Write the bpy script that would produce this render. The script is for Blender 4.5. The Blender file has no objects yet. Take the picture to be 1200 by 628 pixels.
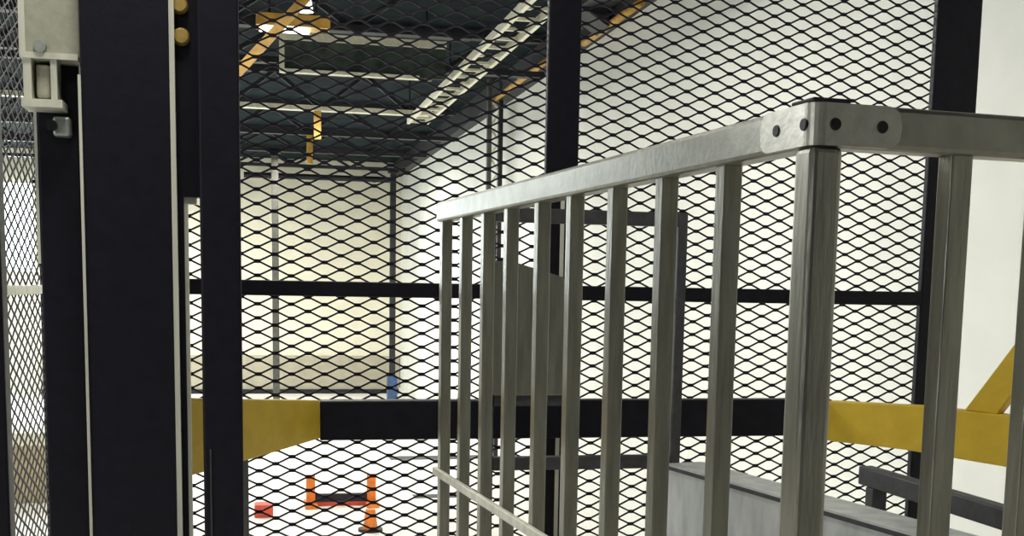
import bpy, bmesh, math, random
from mathutils import Matrix, Vector
random.seed(4)
S = bpy.context.scene
C = S.collection
R = math.radians
# ------------------------------------------------------------------ camera
EYE = 0.90
F, CX, CY = 1400.0, 600.0, 513.0
YAW, PITCH, ROLL = R(12.6), R(7.1), R(1.0)
ROT = (Matrix.Rotation(-YAW, 3, 'Z') @ Matrix.Rotation(math.pi/2-PITCH, 3, 'X') @ Matrix.Rotation(ROLL, 3, 'Z'))
CAM = Vector((0, 0, EYE))
cd = bpy.data.cameras.new('camera'); cam = bpy.data.objects.new('camera', cd); C.objects.link(cam)
cam.matrix_world = Matrix.Translation(CAM) @ ROT.to_4x4()
cd.sensor_fit = 'HORIZONTAL'; cd.sensor_width = 36; cd.lens = F/1200*36
cd.shift_x = 0; cd.shift_y = (CY-314)/1200
cd.clip_start = .02; cd.clip_end = 200
S.camera = cam
FH = Vector((math.sin(YAW), math.cos(YAW), 0))      # level viewing direction
def ray(px, py): return ROT @ Vector(((px-CX)/F, -(py-CY)/F, -1))
def onX(px, py, X): d = ray(px, py); return CAM + d*(X/d.x)
def onY(px, py, Y): d = ray(px, py); return CAM + d*(Y/d.y)
def onZ(px, py, Z): d = ray(px, py); return CAM + d*((Z-EYE)/d.z)
def at(px, py, z): d = ray(px, py); return CAM + d*(z/d.dot(FH))
def onV(px, py, A, u):                               # on the upright plane through A that holds direction u
    n = Vector((u.y, -u.x, 0)); d = ray(px, py)
    return CAM + d*((A-CAM).dot(n)/d.dot(n))

# ------------------------------------------------------------------ materials
def mat(name, col, rough=.6, metal=0, var=0, scale=20, bump=0, bscale=None, stretch=None, emit=None, estr=0, spec=None, col2=None):
    m = bpy.data.materials.new(name); m.use_nodes = True
    nt = m.node_tree; b = nt.nodes['Principled BSDF']
    b.inputs['Base Color'].default_value = (*col, 1)
    b.inputs['Roughness'].default_value = rough; b.inputs['Metallic'].default_value = metal
    if spec is not None: b.inputs['Specular IOR Level'].default_value = spec
    tc = nt.nodes.new('ShaderNodeTexCoord'); mp = nt.nodes.new('ShaderNodeMapping')
    nt.links.new(tc.outputs['Object'], mp.inputs['Vector'])
    if stretch: mp.inputs['Scale'].default_value = stretch
    if var:
        n = nt.nodes.new('ShaderNodeTexNoise'); n.inputs['Scale'].default_value = scale; n.inputs['Detail'].default_value = 5
        nt.links.new(mp.outputs['Vector'], n.inputs['Vector'])
        r = nt.nodes.new('ShaderNodeValToRGB')
        c2 = col2 or tuple(min(1, c*(1+var)) for c in col)
        c1 = tuple(c*(1-var) for c in col) if not col2 else col
        r.color_ramp.elements[0].position = .32; r.color_ramp.elements[1].position = .68
        r.color_ramp.elements[0].color = (*c1, 1); r.color_ramp.elements[1].color = (*c2, 1)
        nt.links.new(n.outputs['Fac'], r.inputs['Fac']); nt.links.new(r.outputs['Color'], b.inputs['Base Color'])
    if bump:
        n2 = nt.nodes.new('ShaderNodeTexNoise'); n2.inputs['Scale'].default_value = bscale or scale*3; n2.inputs['Detail'].default_value = 4
        nt.links.new(mp.outputs['Vector'], n2.inputs['Vector'])
        bp = nt.nodes.new('ShaderNodeBump'); bp.inputs['Strength'].default_value = bump; bp.inputs['Distance'].default_value = .01
        nt.links.new(n2.outputs['Fac'], bp.inputs['Height']); nt.links.new(bp.outputs['Normal'], b.inputs['Normal'])
    if emit:
        b.inputs['Emission Color'].default_value = (*emit, 1); b.inputs['Emission Strength'].default_value = estr
    return m
M = dict(
    alu_rail=mat('mill aluminium rail', (.36, .355, .30), .33, .95, .10, 40, .04, 120),
    alu=mat('mill aluminium', (.355, .345, .285), .33, .95, .16, 70, .08, 200, (1, 1, .12)),
    alu_plate=mat('aluminium gusset', (.52, .51, .44), .42, .85, .12, 60, .06, 160),
    galv=mat('galvanised sheet', (.66, .68, .68), .36, .6, .18, 25, .06, 120, (1, 1, .3)),
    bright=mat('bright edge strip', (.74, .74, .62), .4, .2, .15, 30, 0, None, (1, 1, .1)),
    black=mat('black painted steel', (.005, .0042, .0105), .5, 0, .3, 40, .05, 150, spec=.28),
    mesh=mat('black mesh paint', (.012, .010, .020), .55, 0, .2, 60, spec=.3),
    dgrey=mat('dark grey steel tube', (.060, .060, .066), .5, .2, .2, 40, .05, 120),
    yellow=mat('safety yellow paint', (.70, .47, .035), .5, 0, .22, 18, .08, 90, col2=(.80, .55, .045)),
    brass=mat('yellow zinc bolt', (.52, .36, .10), .4, .4, .15, 80),
    box=mat('grey enclosure paint', (.40, .40, .31), .55, .1, .10, 60, .05, 150),
    bolt=mat('dark bolt', (.02, .018, .022), .5, .5, .2, 100),
    zinc=mat('zinc nut', (.42, .46, .42), .4, .6, .15, 80),
    wall=mat('cream wall paint', (.78, .745, .61), .75, 0, .05, 3, .03, 60),
    wallw=mat('white painted block', (.80, .80, .74), .8, 0, .05, 4, .05, 50),
    floor=mat('pale sealed concrete', (.80, .79, .75), .5, 0, .05, 2, .02, 40),
    dado=mat('grey beige dado', (.42, .39, .30), .7, 0, .10, 6),
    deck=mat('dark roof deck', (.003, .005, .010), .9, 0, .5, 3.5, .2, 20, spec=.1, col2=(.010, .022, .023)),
    duct=mat('mottled green sheet', (.010, .020, .020), .8, 0, .5, 9, col2=(.06, .085, .065)),
    joist=mat('dark joist paint', (.008, .009, .013), .6, 0, .3, 20),
    pale=mat('pale painted steel', (.72, .70, .56), .55, 0, .12, 30),
    orange=mat('orange paint', (.75, .20, .02), .5, 0, .15, 20),
    amber=mat('amber conduit', (.50, .28, .035), .5, 0, .25, 15),
    red=mat('red paint', (.55, .06, .03), .5, 0, .15, 20),
    greycol=mat('grey column paint', (.07, .07, .06), .6, 0, .2, 20),
    blue=mat('blue paint', (.03, .07, .17), .5, 0, .2, 20),
    tan=mat('tan carton', (.40, .34, .22), .8, 0, .12, 14),
    blockgrey=mat('grey block paint', (.16, .16, .15), .8, 0, .1, 4),
    line=mat('grey floor paint', (.07, .075, .07), .7, 0, .15, 30),
    lamp=mat('lamp diffuser', (.9, .88, .8), .4, emit=(1, .93, .78), estr=6),
    glow=mat('window daylight', (.9, .95, 1), .3, emit=(.88, .96, 1), estr=3.2),
)
def grooved(name, col, period):
    m = mat(name, col, .75, 0, .04, 3, .03, 60)
    nt = m.node_tree; b = nt.nodes['Principled BSDF']
    tc = nt.nodes.new('ShaderNodeTexCoord'); w = nt.nodes.new('ShaderNodeTexWave')
    w.bands_direction = 'Y'; w.inputs['Scale'].default_value = 1/period*math.pi/10*.5; w.inputs['Distortion'].default_value = .4; w.inputs['Detail Scale'].default_value = .3
    nt.links.new(tc.outputs['Object'], w.inputs['Vector'])
    bp = nt.nodes.new('ShaderNodeBump'); bp.inputs['Strength'].default_value = .25; bp.inputs['Distance'].default_value = .02
    nt.links.new(w.outputs['Fac'], bp.inputs['Height']); nt.links.new(bp.outputs['Normal'], b.inputs['Normal'])
    return m
M['wallr'] = grooved('ribbed white wall', (.79, .80, .745), .35)

# ------------------------------------------------------------------ mesh building
class MB:
    def __init__(s): s.bm = bmesh.new()
    def box(s, x0, x1, y0, y1, z0, z1):
        v = [s.bm.verts.new((x, y, z)) for x in (x0, x1) for y in (y0, y1) for z in (z0, z1)]
        for f in ((0,1,3,2),(4,6,7,5),(0,4,5,1),(2,3,7,6),(0,2,6,4),(1,5,7,3)): s.bm.faces.new([v[i] for i in f])
        return s
    def bar(s, a, b, w, h, up=Vector((0, 0, 1))):     # w sideways, h along up, centred on a-b
        a, b = Vector(a), Vector(b); d = (b-a).normalized(); n = d.cross(up).normalized(); u = n.cross(d)
        v = [s.bm.verts.new(p + n*sx*w/2 + u*sz*h/2) for p in (a, b) for sx in (-1, 1) for sz in (-1, 1)]
        for f in ((0,1,3,2),(4,6,7,5),(0,4,5,1),(2,3,7,6),(0,2,6,4),(1,5,7,3)): s.bm.faces.new([v[i] for i in f])
        return s
    def post(s, c, u, w, d, z0, z1):                  # upright bar, w along u, d across
        n = Vector((-u.y, u.x, 0))
        v = [s.bm.verts.new(Vector((c.x, c.y, z)) + u*sx*w/2 + n*sy*d/2) for sx in (-1, 1) for sy in (-1, 1) for z in (z0, z1)]
        for f in ((0,1,3,2),(4,6,7,5),(0,4,5,1),(2,3,7,6),(0,2,6,4),(1,5,7,3)): s.bm.faces.new([v[i] for i in f])
        return s
    def tube(s, a, b, r, n=14, r2=None):
        a, b = Vector(a), Vector(b); d = (b-a).normalized(); r2 = r if r2 is None else r2
        x = d.orthogonal().normalized(); y = d.cross(x)
        A = [s.bm.verts.new(a + (x*math.cos(t)+y*math.sin(t))*r) for t in [2*math.pi*i/n for i in range(n)]]
        B = [s.bm.verts.new(b + (x*math.cos(t)+y*math.sin(t))*r2) for t in [2*math.pi*i/n for i in range(n)]]
        for i in range(n): s.bm.faces.new((A[i], A[(i+1) % n], B[(i+1) % n], B[i]))
        s.bm.faces.new(A[::-1]); s.bm.faces.new(B)
        return s
    def prism(s, pts, off):                           # polygon and its copy moved by off
        A = [s.bm.verts.new(Vector(p)) for p in pts]; B = [s.bm.verts.new(Vector(p)+Vector(off)) for p in pts]
        n = len(A)
        s.bm.faces.new(A); s.bm.faces.new(B[::-1])
        for i in range(n): s.bm.faces.new((A[i], B[i], B[(i+1) % n], A[(i+1) % n]))
        return s
    def build(s, name, m, parent=None, bevel=0, smooth=False):
        bmesh.ops.recalc_face_normals(s.bm, faces=s.bm.faces)
        me = bpy.data.meshes.new(name); s.bm.to_mesh(me); s.bm.free()
        me.materials.append(m)
        o = bpy.data.objects.new(name, me); C.objects.link(o)
        if smooth:
            for p in me.polygons: p.use_smooth = len(p.vertices) == 4
        if parent is not None:
            o.parent = parent; o.matrix_parent_inverse = Matrix.Translation(parent['_w']).inverted() if '_w' in parent else parent.matrix_world.inverted()
        if bevel:
            bv = o.modifiers.new('bevel', 'BEVEL'); bv.width = bevel; bv.segments = 2; bv.limit_method = 'ANGLE'
        return o
def tag(o, label=None, cat=None, group=None, kind=None):
    if label: o['label'] = label
    if cat: o['category'] = cat
    if group: o['group'] = group
    if kind: o['kind'] = kind
    return o
def thing(name, loc, label, cat, group=None):
    o = bpy.data.objects.new(name, None); C.objects.link(o); o.location = loc; o.empty_display_size = .1
    o.matrix_world = Matrix.Translation(Vector(loc))
    return tag(o, label, cat, group)
def struct(o): o['kind'] = 'structure'; return o

def expanded_mesh(mb, O, u, L, H, lw=.0795, sw=.0343, strand=.0040, th=.0026):
    """zigzag strands bonded at their peaks: LWD lw along u, SWD sw upwards"""
    n = Vector((u.y, -u.x, 0)); up = Vector((0, 0, 1)); bm = mb.bm
    rows = int(H/(sw/2)); bond = lw*.085
    amp = sw/2 - strand
    for k in range(rows):
        base = k*sw/2 + sw/4
        ph = 0 if k % 2 == 0 else lw/2
        pts = []
        x = -lw + ph
        while x < L + lw:
            pts += [(x-bond, amp/2), (x+bond, amp/2), (x+lw/2-bond, -amp/2), (x+lw/2+bond, -amp/2)]
            x += lw
        # clip to the panel
        cl = []
        for (p, q) in zip(pts, pts[1:]):
            if q[0] <= 0 or p[0] >= L: continue
            a, b = p, q
            if a[0] < 0: t = -a[0]/(b[0]-a[0]); a = (0, a[1]+(b[1]-a[1])*t)
            if b[0] > L: t = (L-a[0])/(b[0]-a[0]); b = (L, a[1]+(b[1]-a[1])*t)
            if not cl: cl.append(a)
            cl.append(b)
        prev = None
        for (px, pz) in cl:
            c = O + u*px + up*(base+pz)
            ring = [bm.verts.new(c + up*sz*strand*.62 + n*sn*th/2) for (sz, sn) in ((-1, -1), (1, -1), (1, 1), (-1, 1))]
            if prev:
                for i in range(4): bm.faces.new((prev[i], prev[(i+1) % 4], ring[(i+1) % 4], ring[i]))
            prev = ring

UX, UY, UZ = Vector((1, 0, 0)), Vector((0, 1, 0)), Vector((0, 0, 1))
HZ = 338                                              # pixel row of the eye level, for reading widths
def X_(px, Y, py=HZ): return onY(px, py, Y).x

# ------------------------------------------------------------------ the setting
ZF, ZC, YB, XR, XL = -.87, 2.92, 20.0, 2.52, -6.0
YP = 3.60                                             # edge of the raised platform
struct(MB().box(XL, XR, YP, YB+.2, ZF-.1, ZF).box(XL, XR, -2.5, YP, -.25, 0).box(XL, XR, YP-.02, YP, ZF, -.0005).build('floor', M['floor']))
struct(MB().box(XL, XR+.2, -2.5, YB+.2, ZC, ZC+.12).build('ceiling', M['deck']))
struct(MB().box(XR, XR+.15, -2.5, YB+.2, ZF-.1, ZC).build('wall_right', M['wallr']))
struct(MB().box(XL-.15, XL, -2.5, YB+.2, ZF-.1, ZC).build('wall_left', M['blockgrey']))
wx0, wx1, wz0, wz1 = -5.2, onY(45, 300, YB).x, .98, 2.45
struct(MB().box(XL, wx0, YB, YB+.15, ZF, ZC).box(wx1, XR, YB, YB+.15, ZF, ZC).box(wx0, wx1, YB, YB+.15, ZF, wz0).box(wx0, wx1, YB, YB+.15, wz1, ZC).build('wall_back', M['wall']))
win = struct(MB().box(wx0, wx1, YB+.08, YB+.10, wz0, wz1).build('window_1', M['glow']))
f = MB()
for x in (wx0+.03, (wx0+wx1)/2, wx1-.03): f.box(x-.03, x+.03, YB+.03, YB+.08, wz0, wz1)
f.box(wx0, wx1, YB+.03, YB+.08, wz0, wz0+.05).box(wx0, wx1, YB+.03, YB+.08, wz1-.05, wz1)
f.build('window_frame', M['pale'], win)
struct(MB().box(wx1, XR-.01, YB-.05, YB, ZF, ZF+.62).build('trim_1', M['dado']))
struct(MB().box(wx1, XR-.01, YB-.09, YB-.05, ZF, ZF+.07).build('baseboard_back', M['joist']))
struct(MB().box(XR-.03, XR, 2.2, onX(1191, 300, XR-.03).y, .0, ZC-.2).build('trim_3', M['wallw']))
struct(MB().box(XR-.03, XR, YP+.05, YB-.1, ZF, ZF+.10).build('baseboard_right', M['wallw']))

# roof joists across the far room: open web, each its own thing
def joist(Y, x0, x1, zb, flange, label, step=.42):
    t = thing('roof_joist', ((x0+x1)/2, Y, ZC), label, 'joist', 'steel joists under the far roof')
    MB().box(x0, x1, Y-.05, Y+.05, ZC-.07, ZC-.001).build('top_chord', M['joist'], t)
    o = MB().box(x0, x1, Y-.05, Y+.05, zb, zb+.045).build('bottom_chord', M[flange], t)
    if flange != 'joist': o['label'] = 'pale bottom chord'
    w = MB(); x = x0+.1; k = 0
    while x + step < x1:
        a, b = (zb+.03, ZC-.05) if k % 2 == 0 else (ZC-.05, zb+.03)
        w.bar((x, Y, a), (x+step, Y, b), .035, .035, UY); x += step; k += 1
    w.build('web', M['joist'], t)
for (Y, zb, fl, x1, lab) in (
        (6.5, 2.60, 'joist', 2.15, 'dark roof joist nearest behind the mesh, at the top edge'),
        (8.2, 2.56, 'joist', 1.5, 'dark roof joist just in front of the pale-edged rectangle'),
        (9.6, 2.58, 'joist', 2.35, 'dark roof joist just behind the pale-edged hanging rectangle'),
        (11.6, 2.52, 'pale', 1.75, 'roof joist with a pale flange meeting the end of the cable tray'),
        (13.8, 2.56, 'joist', 2.35, 'dark roof joist just beyond the cable tray end'),
        (16.0, 2.60, 'joist', 2.35, 'dark roof joist second from the far back wall'),
        (18.2, 2.62, 'joist', 2.35, 'dark roof joist closest to the far back wall')):
    joist(Y, -3.6, x1, zb, fl, lab)
# deep dark girder boxing the top of the right wall
struct(MB().box(XR-.12, XR, -2.4, YB, 2.70, ZC).build('trim_2', M['joist']))
t = thing('girder_bracket', (XR-.22, 8.1, 2.66), 'dark bracket under the roof edge, right of the middle black post', 'bracket')
MB().box(XR-.34, XR-.13, 7.5, 8.6, 2.76, ZC).build('block', M['joist'], t)
MB().prism([(XR-.14, 7.9, 2.76), (XR-.34, 7.9, 2.76), (XR-.14, 7.9, 2.64)], (0, .3, 0)).build('gusset', M['joist'], t)
o = MB().tube((XR-.115, 7.3, 2.672), (XR-.115, 8.6, 2.672), .026).build('edge_pipe', M['amber'], t, smooth=True); o['label'] = 'amber pipe along the bracket'
# cable tray running down the room
t = thing('cable_tray', (1.6, 8, 2.45), 'pale ladder cable tray running diagonally down from the top edge', 'cable tray')
p0 = onZ(492, 146, 2.42); p1 = onZ(640, 0, 2.42)
ty0, ty1 = 4.6, p0.y
tx = (p0.x+p1.x)/2
for s in (-.085, .085): MB().box(tx+s-.013, tx+s+.013, ty0, ty1, 2.42, 2.47).build('side_rail', M['pale'], t)
y = ty0+.1
while y < ty1: MB().box(tx-.075, tx+.075, y-.012, y+.012, 2.43, 2.45).build('rung', M['pale'], t); y += .28
for y in (6.4, 9.6, 12.0): MB().tube((tx, y, 2.44), (tx, y, ZC), .008).build('hanger_rod', M['joist'], t)
# amber conduit
tag(MB().tube((XR-.1445, 8.75, 2.72), (XR-.1445, 11.9, 2.72), .026).build('conduit', M['amber'], smooth=True), 'amber conduit along the top of the right wall, behind the middle black post', 'pipe')
# pale rectangular duct frame
t = thing('duct', (onY(430, 70, 9.0).x, 9.0, 2.3), 'pale-edged hanging rectangle in front of the dark roof joists', 'duct')
a = onY(333, 46, 9.0); b = onY(522, 92, 9.0)
zt, zb_ = onY(440, 50, 9.0).z, onY(440, 89, 9.0).z
MB().box(a.x, b.x, 8.99, 9.02, zb_, zt).build('back_panel', M['duct'], t)
MB().box(a.x, b.x, 8.96, 9.02, zt-.02, zt+.03).build('top_edge', M['pale'], t)
MB().box(a.x, b.x-.2, 8.96, 9.02, zb_-.012, zb_+.012).build('bottom_edge', M['pale'], t)
MB().box(a.x-.035, a.x+.0, 8.96, 9.02, zb_-.012, zt+.03).build('side_edge', M['pale'], t)
for px in (360, 500): x = X_(px, 9.0, 60); MB().tube((x, 9.0, zt), (x, 9.0, ZC), .01).build('hanger_rod', M['joist'], t)
# lamps
t = thing('ceiling_lamp', onY(357, 6, 7.2), 'small white ceiling lamp glowing at the top edge', 'lamp')
c = onY(357, 4, 7.2)
MB().tube((c.x, c.y, c.z-.045), (c.x, c.y, c.z+.03), .05, 18, .035).build('diffuser', M['lamp'], t, smooth=True)
MB().tube((c.x, c.y, c.z+.03), (c.x, c.y, ZC), .012).build('stem', M['joist'], t)
t = thing('light_fixture', onY(350, 30, 7.6), 'amber strip light fixture below the small white lamp', 'lamp')
a, b = onY(300, 34, 7.6), onY(386, 33, 7.6); zc = onY(345, 32, 7.6).z
MB().box(a.x, b.x, 7.52, 7.68, zc-.01, zc+.06).build('housing', M['amber'], t)
MB().box(a.x+.02, b.x-.12, 7.54, 7.66, zc-.025, zc-.01).build('diffuser', M['lamp'], t)
for x in (a.x+.08, b.x-.08): MB().tube((x, 7.6, zc+.06), (x, 7.6, ZC), .008).build('hanger_rod', M['joist'], t)
a, b = onY(272, 92, 7.0), onY(316, 44, 7.0)
d_ = (b-a).normalized(); b2 = a + d_*((ZC-a.z)/d_.z)
tag(MB().bar(a, b2, .05, .05, UY).build('roof_strut', M['amber']), 'amber diagonal strut beside the black post, up in the roof', 'strut')
for (px, y0, Y, lab) in ((372, 143, 11.6, 'small amber hanger under the pale-flanged joist'), (363, 172, 13.8, 'small amber hanger below the dark joist, lower of the two')):
    a = onY(px, y0, Y); zz = onY(px, y0+20, Y).z
    zl = {11.6: 2.52, 13.8: 2.56}[Y]
    tag(MB().box(a.x-.032, a.x+.032, Y-.03, Y+.03, zz, zl).build('hanger', M['amber']), lab, 'hanger')
# columns
def column(px, Y, w, m, label, zt=2.55, base=None):
    x = X_(px, Y)
    t = thing('column', (x, Y, ZF), label, 'column')
    MB().box(x-w/2, x+w/2, Y-w/2, Y+w/2, ZF+.02, zt).build('shaft', M[m], t)
    MB().box(x-w*1.1, x+w*1.1, Y-w*1.1, Y+w*1.1, ZF, ZF+.02).build('base_plate', M['joist'], t)
    MB().box(x-w*.9, x+w*.9, Y-w*.9, Y+w*.9, zt, zt+.02).build('cap_plate', M['joist'], t)
    if base:
        MB().box(x-w*.85, x+w*.85, Y-w*.85, Y+w*.85, ZF+.02, ZF+.42).build('foot_guard', M[base], t)
column(323, 15.9, .085, 'greycol', 'thin grey column left of centre against the back wall', 2.57)
column(460, 18.2, .085, 'joist', 'thin dark column with blue foot near the far room corner', 2.59, 'blue')
x = X_(577, 11.6); t = thing('column', (x, 11.6, ZF), 'latticed grey column in front of the right wall, above the handrail end', 'column')
for s in (-.055, .055): MB().box(x+s-.02, x+s+.02, 11.57, 11.63, ZF, 2.9).build('chord', M['joist'] if s > 0 else M['greycol'], t)
l = MB(); z = ZF+.1; k = 0
while z < 2.6: l.bar((x-.05*(1 if k % 2 else -1), 11.6, z), (x+.05*(1 if k % 2 else -1), 11.6, z+.14), .02, .02, UY); z += .14; k += 1
l.build('lacing', M['pale'], t)
# dark rail along the back wall
t = thing('wall_rail', (.8, YB-.4, ZF), 'thin dark pipe rail in front of the far back wall', 'rail')
zr = onY(380, 208, YB-.3).z; xa, xb = X_(287, YB-.3), X_(462, YB-.3)
MB().tube((xa, YB-.3, zr), (xb, YB-.3, zr), .045).build('pipe', M['joist'], t)
for x in (xa+.4, xb-.3): MB().tube((x, YB-.3, zr), (x, YB, zr), .03).build('bracket', M['joist'], t)
# things on the far floor
c = onZ(400, 592, ZF)
t = thing('barricade', c, 'low orange barricade with dark bar standing on the white floor', 'barricade')
sc_ = (c-CAM).dot(FH)/1411
xl, xr_ = onY(364, 590, c.y).x, onY(435, 590, c.y).x
zbar = onY(400, 583, c.y).z
for x in (xl, xr_): MB().box(x-.035, x+.035, c.y-.03, c.y+.03, ZF+.03, onY(400, 556, c.y).z).build('upright', M['orange'], t)
for x in (xl, xr_): MB().box(x-.05, x+.05, c.y-.16, c.y+.16, ZF, ZF+.03).build('foot', M['orange'], t)
MB().box(xl, xr_, c.y-.02, c.y+.02, zbar-.03, zbar+.035).build('board', M['bolt'], t)
MB().box(xl, xr_, c.y-.022, c.y+.022, zbar-.07, zbar-.03).build('rail', M['red'], t)
c2 = onZ(434, 622, ZF)
t = thing('floor_stand', c2, 'small orange floor stand in front of the orange barricade', 'stand')
MB().tube((c2.x, c2.y, ZF), (c2.x, c2.y, ZF+.02), .09, 18).build('base', M['bolt'], t)
MB().tube((c2.x, c2.y, ZF+.02), (c2.x, c2.y, ZF+.16), .055, 16, .035).build('body', M['orange'], t)
c3 = onZ(306, 604, ZF)
tag(MB().box(c3.x-.05, c3.x+.09, c3.y-.1, c3.y+.05, ZF, ZF+.10).build('red_crate', M['red'], bevel=.01), 'low red crate on the white floor beside the black post', 'crate')
for (x0, x1, y, th, lab) in ((455, 514, 535, 4, 'short grey painted floor line under the black beam'), (483, 514, 580, 4, 'grey painted floor line level with the orange barricade')):
    a, b = onZ(x0, y, ZF), onZ(x1+60, y, ZF); h = onZ(x0, y+th, ZF)
    tag(MB().box(a.x, b.x, h.y, a.y, ZF, ZF+.004).build('floor_marking', M['line']), lab, 'floor marking')
a, b = onZ(4, 590, ZF), onZ(62, 590, ZF)
t = thing('carton', ((a.x+b.x)/2, a.y+.4, ZF), 'tan carton on the floor at the far left behind the steep mesh', 'box')
zt = onY(30, 508, a.y).z
MB().box(a.x-.3, b.x+.1, a.y, a.y+.7, ZF, zt).build('body', M['tan'], t, bevel=.01)
MB().box(a.x-.3, b.x+.1, a.y-.003, a.y+.703, zt-.1, zt+.003).build('tape', M['pale'], t)

# ------------------------------------------------------------------ mesh partition across the cage
YM = 2.95
t = thing('mesh_partition', (.8, YM, 0), 'black steel partition of expanded diamond mesh with a level mid rail', 'mesh partition')
zTop = 2.3
xp0, xp1 = X_(637, YM-.026), X_(674.5, YM-.026)               # middle post
xq0, xq1 = X_(1080, YM-.026), X_(1131, YM-.026)                 # right post
xl0 = -.30
MB().box(xp0, xp1, YM-.026, YM-.004, 0, zTop).build('middle_post', M['black'], t, .004)
MB().box(xq0, xq1, YM-.026, YM-.004, 0, zTop).build('right_post', M['black'], t, .004)
MB().box(xl0-.03, xl0+.03, YM-.03, YM+.03, 0, zTop).build('left_post', M['black'], t, .004)
MB().box(X_(655, YM-.028), X_(659.5, YM-.028), YM-.029, YM-.026, 0, 1.16).build('edge_or_glint_strip', M['bright'], t)  # bright strip standing in for the highlight down the post face
zm0, zm1 = onY(660, 351.5, YM).z, onY(660, 334.5, YM).z
MB().box(xl0+.03, xp0, YM-.03, YM-.003, zm0, zm1).build('mid_rail', M['black'], t, .003)
MB().box(xp1, xq0, YM-.03, YM-.003, zm0, zm1).build('mid_rail', M['black'], t, .003)
MB().box(xl0, xq1, YM-.03, YM+.03, zTop, zTop+.05).build('top_rail', M['black'], t, .003)
zk = .06
MB().box(xl0+.03, xp0, YM-.03, YM+.03, 0, zk).build('bottom_rail', M['black'], t, .003)
MB().box(xp1, xq0, YM-.03, YM+.03, 0, zk).build('bottom_rail', M['black'], t, .003)
for (x0, x1, lw, sw) in ((xl0+.03, xp0, .0795, .0338), (xp1, xq0, .0768, .0332)):
    m = MB(); expanded_mesh(m, Vector((x0-.02, YM-.0005, zk)), UX, x1-x0+.04, zTop-zk, lw, sw)
    m.build('mesh_sheet', M['mesh'], t)
# side partition at the left
XS = -.52
ys0 = onX(-9, HZ, XS).y
t = thing('side_mesh_panel', (XS, (ys0+YM)/2+.3, 0), 'steeply seen mesh panel with grey cross bar at the left edge', 'mesh partition')
ysE = 3.5
MB().box(XS-.03, XS+.03, ys0-.06, ys0+.0, 0, zTop).build('post', M['black'], t, .004)
zr0, zr1 = onX(20, 345, XS).z, onX(20, 334, XS).z
MB().box(XS-.03, XS+.03, ysE, ysE+.06, 0, zTop).build('post', M['black'], t, .004)
MB().box(XS-.03, XS+.03, ys0-.06, ysE+.06, zTop, zTop+.05).build('top_rail', M['black'], t, .003)
MB().box(XS-.02, XS+.02, ys0, ysE, 0, .05).build('bottom_rail', M['black'], t, .003)
o = MB().box(XS-.012, XS+.018, ys0, ysE, zr0, zr1).build('cross_bar', M['bright'], t, .003); o['label'] = 'light grey cross bar'
m = MB(); expanded_mesh(m, Vector((XS+.0, ys0, .05)), UY, ysE-ys0, zTop-.05)
m.build('mesh_sheet', M['mesh'], t)

# ------------------------------------------------------------------ black door posts on the left
YA = 2.15
def px_box(mb, x0, x1, Y, depth, z0, z1): return mb.box(X_(x0, Y), X_(x1, Y), Y, Y+depth, z0, z1)
ZT = 2.25
t = thing('door_mast', onY(150, HZ, YA).xy.to_3d(), 'widest black post, a tall flat channel with light metal edges', 'post')
px_box(MB(), 101, 203, YA, .012, 0, ZT).build('web', M['black'], t, .002)
for (a, b) in ((101, 106), (197, 203)):
    px_box(MB(), a, b, YA+.012, .09, 0, ZT).build('flange', M['black'], t)
px_box(MB(), 97.5, 101, YA-.004, .016, 0, 1.24).build('edge_or_glint_strip', M['bright'], t)
px_box(MB(), 203, 209, YA-.004, .016, 0, ZT).build('edge_or_glint_strip', M['bright'], t)
px_box(MB(), 102, 200, YA-.0, .14, 0, .012).build('base_plate', M['black'], t)
t = thing('guide_post', onY(212, HZ, YA+.04).xy.to_3d(), 'narrow black strip post with two brass bolts beside the slit', 'post')
px_box(MB(), 209.5, 217, YA+.03, .03, 0, ZT).build('strip', M['black'], t)
zs = onY(226, 231, YA+.03).z
px_box(MB(), 217, 243, YA+.03, .03, zs, ZT).build('upper_plate', M['black'], t)
px_box(MB(), 217, 221.5, YA+.035, .02, 0, zs).build('edge_or_glint_strip', M['bright'], t)
px_box(MB(), 221.5, 232, YA+.035, .01, zs-.012, zs).build('stop_edge', M['bright'], t)
for (bx, by) in ((210.5, 7), (212.5, 44), (209, -32)):
    c = onY(bx, by, YA+.03)
    mb = MB().tube((c.x, c.y-.010, c.z), (c.x, c.y, c.z), .0145, 20); mb.tube((c.x, c.y-.016, c.z), (c.x, c.y-.010, c.z), .011, 20, .0145)
    o = mb.build('bolt', M['brass'], t, smooth=True); o['label'] = 'yellow zinc bolt head'
px_box(MB(), 211, 226, YA+.03, .05, 0, .012).build('base_plate', M['black'], t)
YC = 2.08
t = thing('door_post', onY(260, HZ, YC).xy.to_3d(), 'black square post at the left end of the mid rail, right of the slit', 'post')
px_box(MB(), 235.5, 283, YC, .07, 0, ZT).build('shaft', M['black'], t, .004)
px_box(MB(), 243, 245, YC-.004, .006, 0, .62).build('edge_or_glint_strip', M['dgrey'], t)
px_box(MB(), 231, 288, YC-.01, .10, 0, .012).build('base_plate', M['black'], t)
YD = 2.24
t = thing('jamb_post', onY(75, HZ, YD).xy.to_3d(), 'black post at far left carrying the grey box and bracket', 'post')
px_box(MB(), 49, 99, YD, .08, 0, ZT).build('shaft', M['black'], t, .004)
px_box(MB(), 45.5, 49, YD+.0, .03, .93, ZT).build('edge_or_glint_strip', M['bright'], t)
px_box(MB(), 42, 104, YD-.02, .12, 0, .012).build('base_plate', M['black'], t)
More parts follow.
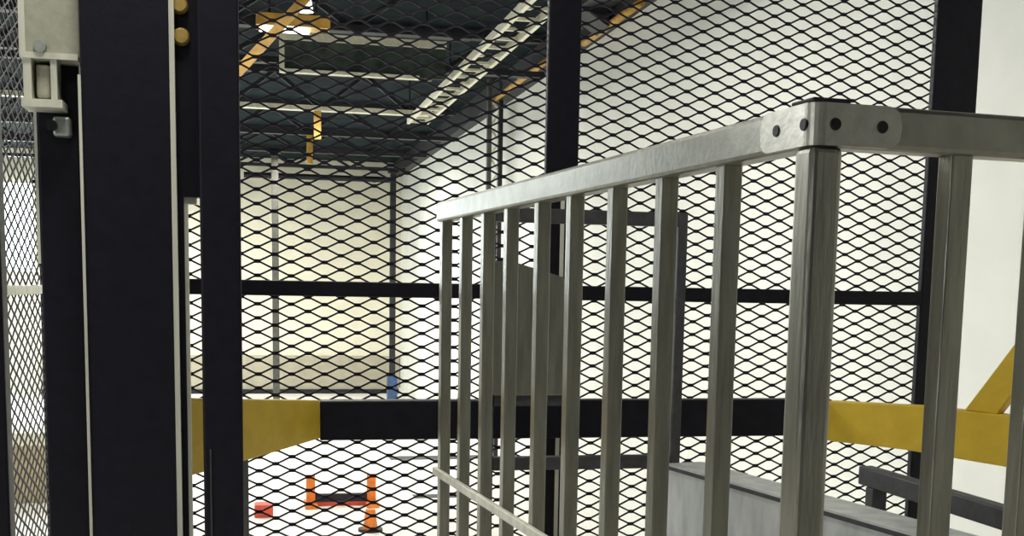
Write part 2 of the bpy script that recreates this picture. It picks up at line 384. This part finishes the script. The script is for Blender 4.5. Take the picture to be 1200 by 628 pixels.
# control box and its bracket on the jamb post
YE = YD-.055
def bp(x0, x1, y0, y1, Y, depth, mb=None):
    a = onY(x0, y1, Y); b = onY(x1, y0, Y)
    return (mb or MB()).box(a.x, b.x, Y, Y+depth, a.z, b.z)
t = thing('switch_box', onY(56, 60, YE), 'grey metal switch box at the top left corner on the black post', 'box')
bp(24, 90, -90, 65, YE, .053).build('body', M['box'], t, .003)
bp(22.5, 25, -90, 66, YE-.002, .057).build('side_lip', M['bright'], t)
bp(24, 91, 63.5, 67, YE-.004, .057).build('bottom_lip', M['bright'], t)
c = onY(47, 55, YE); o = MB().tube((c.x, c.y-.008, c.z), (c.x, c.y, c.z), .0095, 16, .011).build('screw', M['zinc'], t, smooth=True)
c = onY(47, -65, YE); MB().tube((c.x, c.y-.008, c.z), (c.x, c.y, c.z), .0095, 16, .011).build('screw', M['zinc'], t, smooth=True)
t = thing('latch_bracket', onY(48, 120, YE), 'pale open bracket right under the grey switch box', 'bracket')
bp(28, 36, 67.5, 117, YE, .05).build('side_plate', M['bright'], t)
bp(60, 66, 67.5, 117, YE, .05).build('side_plate', M['bright'], t)
bp(25, 73, 117, 124, YE-.02, .07).build('bottom_plate', M['bright'], t)
bp(36, 60, 67.5, 117, YE+.045, .006).build('back_plate', M['dgrey'], t)
bp(43, 58, 76, 114, YE+.012, .03).build('latch_block', M['box'], t, .004)
t = thing('lock_nut', onY(70, 148, YD-.03), 'small square zinc nut on the black post below the bracket', 'nut')
bp(62, 82, 137, 159, YD-.03, .028).build('body', M['zinc'], t, .004)
c = onY(61, 147, YD-.032); MB().tube((c.x, c.y-.012, c.z), (c.x, c.y+.03, c.z), .009, 14).build('screw_end', M['bolt'], t)

# ------------------------------------------------------------------ black cross beam with yellow splayed arms
YBm = 2.86
t = thing('bumper_beam', onY(650, 490, YBm), 'low black cross beam with splayed yellow arms in front of the mesh', 'beam')
za, zb = onY(650, 513.5, YBm).z, onY(650, 469, YBm).z
xA, xB = onY(375, 490, YBm).x, onY(967, 490, YBm).x
MB().box(xA, xB, YBm-.0, YBm+.05, za, zb).build('cross_beam', M['black'], t, .004)
PA = Vector((xA, YBm, 0)); uA = Vector((-.50, -.866, 0)).normalized()
PB = Vector((xB, YBm, 0)); uB = Vector((.50, -.866, 0)).normalized()
def arm(P, u, pts, th):
    n = Vector((u.y, -u.x, 0));
    if n.y < 0: n = -n
    return MB().prism([onV(px, py, P, u) for (px, py) in pts], n*th)
o = arm(PA, uA, [(375, 469), (376, 513.5), (285, 541), (222, 558), (222, 466.5), (285, 468)], .05).build('left_arm', M['yellow'], t, .003); o['label'] = 'yellow left arm'
o = arm(PB, uB, [(966, 470), (966, 516), (1060, 527), (1200, 551), (1290, 572), (1290, 497), (1200, 489), (1072, 475.5)], .05).build('right_arm', M['yellow'], t, .003); o['label'] = 'yellow right arm'
# diagonal strut on the right arm
nB = Vector((uB.y, -uB.x, 0)); nB = nB if nB.y > 0 else -nB
PS = PB + nB*.012
pts = [(1130, 480.5), (1168, 485.5), (1290, 325), (1290, 270), (1200, 388)]
o = MB().prism([onV(px, py, PS, uB) for (px, py) in pts], nB*.038).build('diagonal_strut', M['yellow'], t, .003); o['label'] = 'yellow diagonal strut'
# legs under the arms
def leg(P, u, px, w, name):
    c = onV(px, 545, P, u); c = c + (nB if u.x > 0 else Vector((-nB.x, nB.y, 0)))*.025
    zt = c.z+.01
    return MB().post(c, u, w, .045, 0, zt).build(name, M['dgrey'], t, .003)
leg(PA, uA, 286, .05, 'support_leg'); 
leg(PB, uB, 1275, .05, 'support_leg')

# ------------------------------------------------------------------ dark grey upright frame with hanging plate
YG = 2.62
t = thing('upright_frame', onY(690, HZ, YG).xy.to_3d(), 'dark grey rectangular frame with a flat metal plate behind the handrail', 'frame')
g0, g1 = X_(569, YG), X_(804, YG)
zt0, zt1 = onY(740, 264, YG).z, onY(740, 247.5, YG).z
zb0, zb1 = onY(690, 550, YG).z, onY(690, 535, YG).z
w = X_(804, YG)-X_(793, YG)
MB().box(g1-w, g1, YG, YG+.03, 0, zt1).build('upright', M['dgrey'], t, .003)
MB().box(g0, g0+w, YG, YG+.03, 0, zt1).build('upright', M['dgrey'], t, .003)
MB().box(g0+w, g1-w, YG, YG+.03, zt0, zt1).build('top_bar', M['dgrey'], t, .003)
MB().box(g0+w, g1-w, YG, YG+.03, zb0, zb1).build('bottom_bar', M['dgrey'], t, .003)
a = onY(574, 463, YG-.012); pts = [onY(574, 463, YG-.012), onY(661, 463, YG-.012), onY(661, 325, YG-.012), onY(600, 306, YG-.012), onY(574, 306, YG-.012)]
o = MB().prism(pts, (0, .008, 0)).build('plate', M['alu'], t, .001); o['label'] = 'flat grey aluminium plate'
for z in (zb1+.13, zb1+.30): MB().box(g0+w, X_(661, YG), YG-.004, YG+.016, z-.012, z+.012).build('plate_bracket', M['dgrey'], t)

# ------------------------------------------------------------------ sheet metal kerb running towards the camera
ZK = .535
k0, k1 = onZ(780, 545, ZK), onZ(1082, 632, ZK)
ku = (k1-k0); ku.z = 0; ku.normalize()
kn = Vector((-ku.y, ku.x, 0)); kn = kn if kn.x > 0 else -kn
kL = 1.22
A0 = Vector((k0.x, k0.y, 0)) ; A1 = A0 + ku*kL
t = thing('sheet_metal_kerb', A0, 'low galvanised sheet metal panel with folded top edge, lower right', 'panel')
def slab(A, B, off0, off1, z0, z1):
    a0, a1, b0, b1 = A+kn*off0, A+kn*off1, B+kn*off0, B+kn*off1
    mb = MB(); v = [mb.bm.verts.new((p.x, p.y, z)) for p in (a0, a1, b0, b1) for z in (z0, z1)]
    for f_ in ((0,1,3,2),(4,6,7,5),(0,4,5,1),(2,3,7,6),(0,2,6,4),(1,5,7,3)): mb.bm.faces.new([v[i] for i in f_])
    return mb
slab(A0, A1, .004, .008, 0, ZK).build('side_sheet', M['galv'], t)
slab(A0, A1, .0, .088, ZK, ZK+.004).build('top_flange', M['galv'], t)
slab(A0, A1, .084, .088, ZK-.03, ZK).build('return_lip', M['dgrey'], t)
slab(A0, A1, .0, .004, ZK-.008, ZK).build('edge_bead', M['dgrey'], t)
# dark grey handrail beyond the kerb
XH = 1.17
h0 = onX(1013, 540, XH); h1 = onX(1196, 606, XH)
zh = (h0.z+h1.z)/2
t = thing('low_handrail', (XH, h0.y, 0), 'low dark grey square handrail at the lower right, beyond the sheet panel', 'handrail')
MB().box(XH-.012, XH+.018, 1.40, h0.y, zh-.036, zh).build('rail', M['dgrey'], t, .003)
for y in (h0.y-.03, 1.43): MB().box(XH-.012, XH+.018, y-.03, y, 0, zh-.036).build('leg', M['dgrey'], t, .003)

# ------------------------------------------------------------------ aluminium guard rail in the foreground
zz = lambda px: 2.5*365/(px-150)
GA, GB = at(523, 253, 2.47), at(960, 170, zz(960))
zt = sum(at(px, py, zz(px)).z for (px, py) in ((905, 142), (729, 180), (637, 205)))/3
zlow = sum(at(px, py, zz(px)).z for (px, py) in ((515, 545), (640, 628)))/2
GA.z = GB.z = 0
gu = (GB-GA).normalized(); gn = Vector((-gu.y, gu.x, 0))   # gn: to the right along the short run
if gn.x < 0: gn = -gn
print('guard', GA, GB, 'zt', zt, 'zlow', zlow, 'kerb', A0, A1, 'rail', XH, h0, h1, 'side', ys0, 'armend', onV(222,500,PA,uA), onV(1290,540,PB,uB))
t = thing('guard_rail', GB, 'foreground aluminium guard rail with square pickets and bolted corner', 'guard rail')
RH, RW, PW = .040, .032, .0212
rz = zt-RH/2
def railbar(a, b, w, h, z): return MB().bar(Vector((a.x, a.y, z)), Vector((b.x, b.y, z)), w, h)
GE = GB + gn*.62
o = railbar(GA-gu*.022, GB+gu*.015, RW, RH, rz).build('top_rail', M['alu_rail'], t, .005)
o = railbar(GB+gn*.017, GE, RW, RH, rz).build('top_rail', M['alu_rail'], t, .005)
N = 9
L_ = (GB-GA).length
CEN = [(523, 260), (546.5, 260), (572, 260), (599.5, 255), (636, 250), (674.5, 235), (724, 225), (782, 210), (854.5, 200)]
for i in range(N):
    c = onV(CEN[i][0], CEN[i][1], GA, gu); c.z = 0
    MB().post(c, gu, PW if i else .024, PW, 0, rz-RH/2+.001).build('picket', M['alu'], t, .0015)
MB().post(GB, gu, .033, .033, 0, rz-RH/2+.001).build('corner_post', M['alu'], t, .006).modifiers['bevel'].segments = 3
def right_c(px):                                     # along the short run
    return onV(px, 300, GB, gn)
for px in (1113, 1216):
    c = right_c(px); c.z = 0
    MB().post(c, gn, .024, PW, 0, rz-RH/2+.001).build('picket', M['alu'], t, .0015)
c = GE - gn*.02; c.z = 0
MB().post(c, gn, .030, .030, 0, rz-RH/2+.001).build('end_post', M['alu'], t, .002)
bo = -gn*(PW/2+.006)
o = railbar(GA+bo-gu*.012, GB+bo, .010, .016, zlow).build('brace_bar', M['bright'], t, .002); o['label'] = 'thin bright lower bar'
# corner gusset wrapped round the bend, with bolts and a cap
g = MB(); hh = RH/2-.001
q = -gn*(RW/2)                                       # outer face of the long run
r2 = gu*(RW/2)                                       # outer face of the short run
def plate(mb, start, d, length, out, th, h):
    n = 7; pts = [start + UZ*(rz-h), start + UZ*(rz+h)]
    for i in range(n):
        a = math.pi/2 - math.pi*i/(n-1); rr = h*.75
        zc = math.copysign(h-rr, math.sin(a)) if abs(math.sin(a)) > 1e-6 else 0
        pts.append(start + d*(length-rr+rr*math.cos(a)) + UZ*(rz+zc+rr*math.sin(a)))
    mb.prism(pts, out*th)
cq = GB + q + r2
plate(g, cq - gu*.010, -gu, .082, -gn, .004, hh)
plate(g, cq + gn*.010, gn, .080, gu, .004, hh)
arc = []
for i in range(7):
    a = math.pi/2*i/6; arc.append((-gn*math.cos(a)+gu*math.sin(a))*.012)
base = cq + gn*.010 - gu*.010
poly = [base + v*1.17 + UZ*(rz-hh) for v in arc] + [base + v*.7 + UZ*(rz-hh) for v in arc[::-1]]
g.prism(poly, UZ*(2*hh))
gus = o = g.build('corner_gusset', M['alu_plate'], t); o['label'] = 'lighter rounded corner plate'
def hole(p, n):
    MB().tube(p, p+n*.0025, .0062, 14, .0052).build('bolt', M['bolt'], gus, smooth=True)
for px, py in ((910, 154), (942, 149)):
    P = cq + (-gn)*.004; p = onV(px, py, P, gu); p.z = rz; hole(p - gn*-.001, -gn)
for px, py in ((979, 149), (1034, 154)):
    P = cq + gu*.004; p = onV(px, py, P, gn); p.z = rz; hole(p - gu*.001, gu)
cp = MB(); cp.post(GB, gu, .040, .040, zt-.001, zt+.003); o = cp.build('cap', M['bolt'], t, .003)

# ------------------------------------------------------------------ light
def area(name, loc, rot, sx, sy, power, col=(1, 1, 1)):
    l = bpy.data.lights.new(name, 'AREA'); l.shape = 'RECTANGLE'; l.size, l.size_y = sx, sy; l.energy = power; l.color = col
    o = bpy.data.objects.new(name, l); C.objects.link(o); o.location = loc; o.rotation_euler = rot; return o
for (x, y, p) in ((0.3, 5.4, 82), (-1.8, 7.4, 85), (0.4, 10.6, 85), (-1.8, 12.7, 70), (0.8, 15.5, 110), (-1.4, 17.5, 130)):
    area('room_lamp', (x, y, 2.5), (0, 0, 0), .5, 1.2, p, (1, .97, .87))
area('window_light', ((wx0+wx1)/2, YB-.1, 1.7), (R(-90), 0, 0), wx1-wx0, 1.4, 150, (.86, .95, 1))
area('back_wall_fill', (-3.6, 18.4, 2.6), (0, 0, 0), .8, 1.0, 90, (.84, .94, 1))  # added cool fill, no fixture: whitens the far left wall and floor
area('far_left_fill', (-4.2, 13.5, 2.6), (0, 0, 0), 1.2, 2.0, 330, (.86, .95, 1))  # unseen cool fill, added to brighten what shows through the left mesh
l_ = area('cage_fill', (-2.2, 4.6, 2.3), (0, 0, 0), .6, 1.0, 60, (.94, .97, 1)); l_.rotation_euler = (Vector((.45, 2.4, .9))-l_.location).to_track_quat('-Z', 'Y').to_euler()  # added fill beyond the cage, brightens the left faces of the pickets
area('cage_fill', (-.7, -1.2, 2.7), (R(25), 0, 0), .8, .8, 7, (1, .96, .86))  # weak fill added behind the camera for surfaces facing it
area('glint_fill', (-2.5, .2, 1.2), (R(90), 0, R(-90)), .35, 1.6, 16, (.97, .98, 1))  # unseen light, added to put a glint on the corner post bevel
area('cage_fill', (-.05, 1.5, 2.75), (0, 0, 0), .5, .5, 30, (1, .97, .88))  # overhead fill without a fixture, added to light the yellow arms
w = bpy.data.worlds.new('world'); S.world = w; w.use_nodes = True
w.node_tree.nodes['Background'].inputs['Color'].default_value = (.85, .92, 1, 1)
w.node_tree.nodes['Background'].inputs['Strength'].default_value = .06
S.view_settings.view_transform = 'Standard'; S.view_settings.look = 'None'
S.view_settings.exposure = 0; S.view_settings.gamma = 1; S.view_settings.use_curve_mapping = False
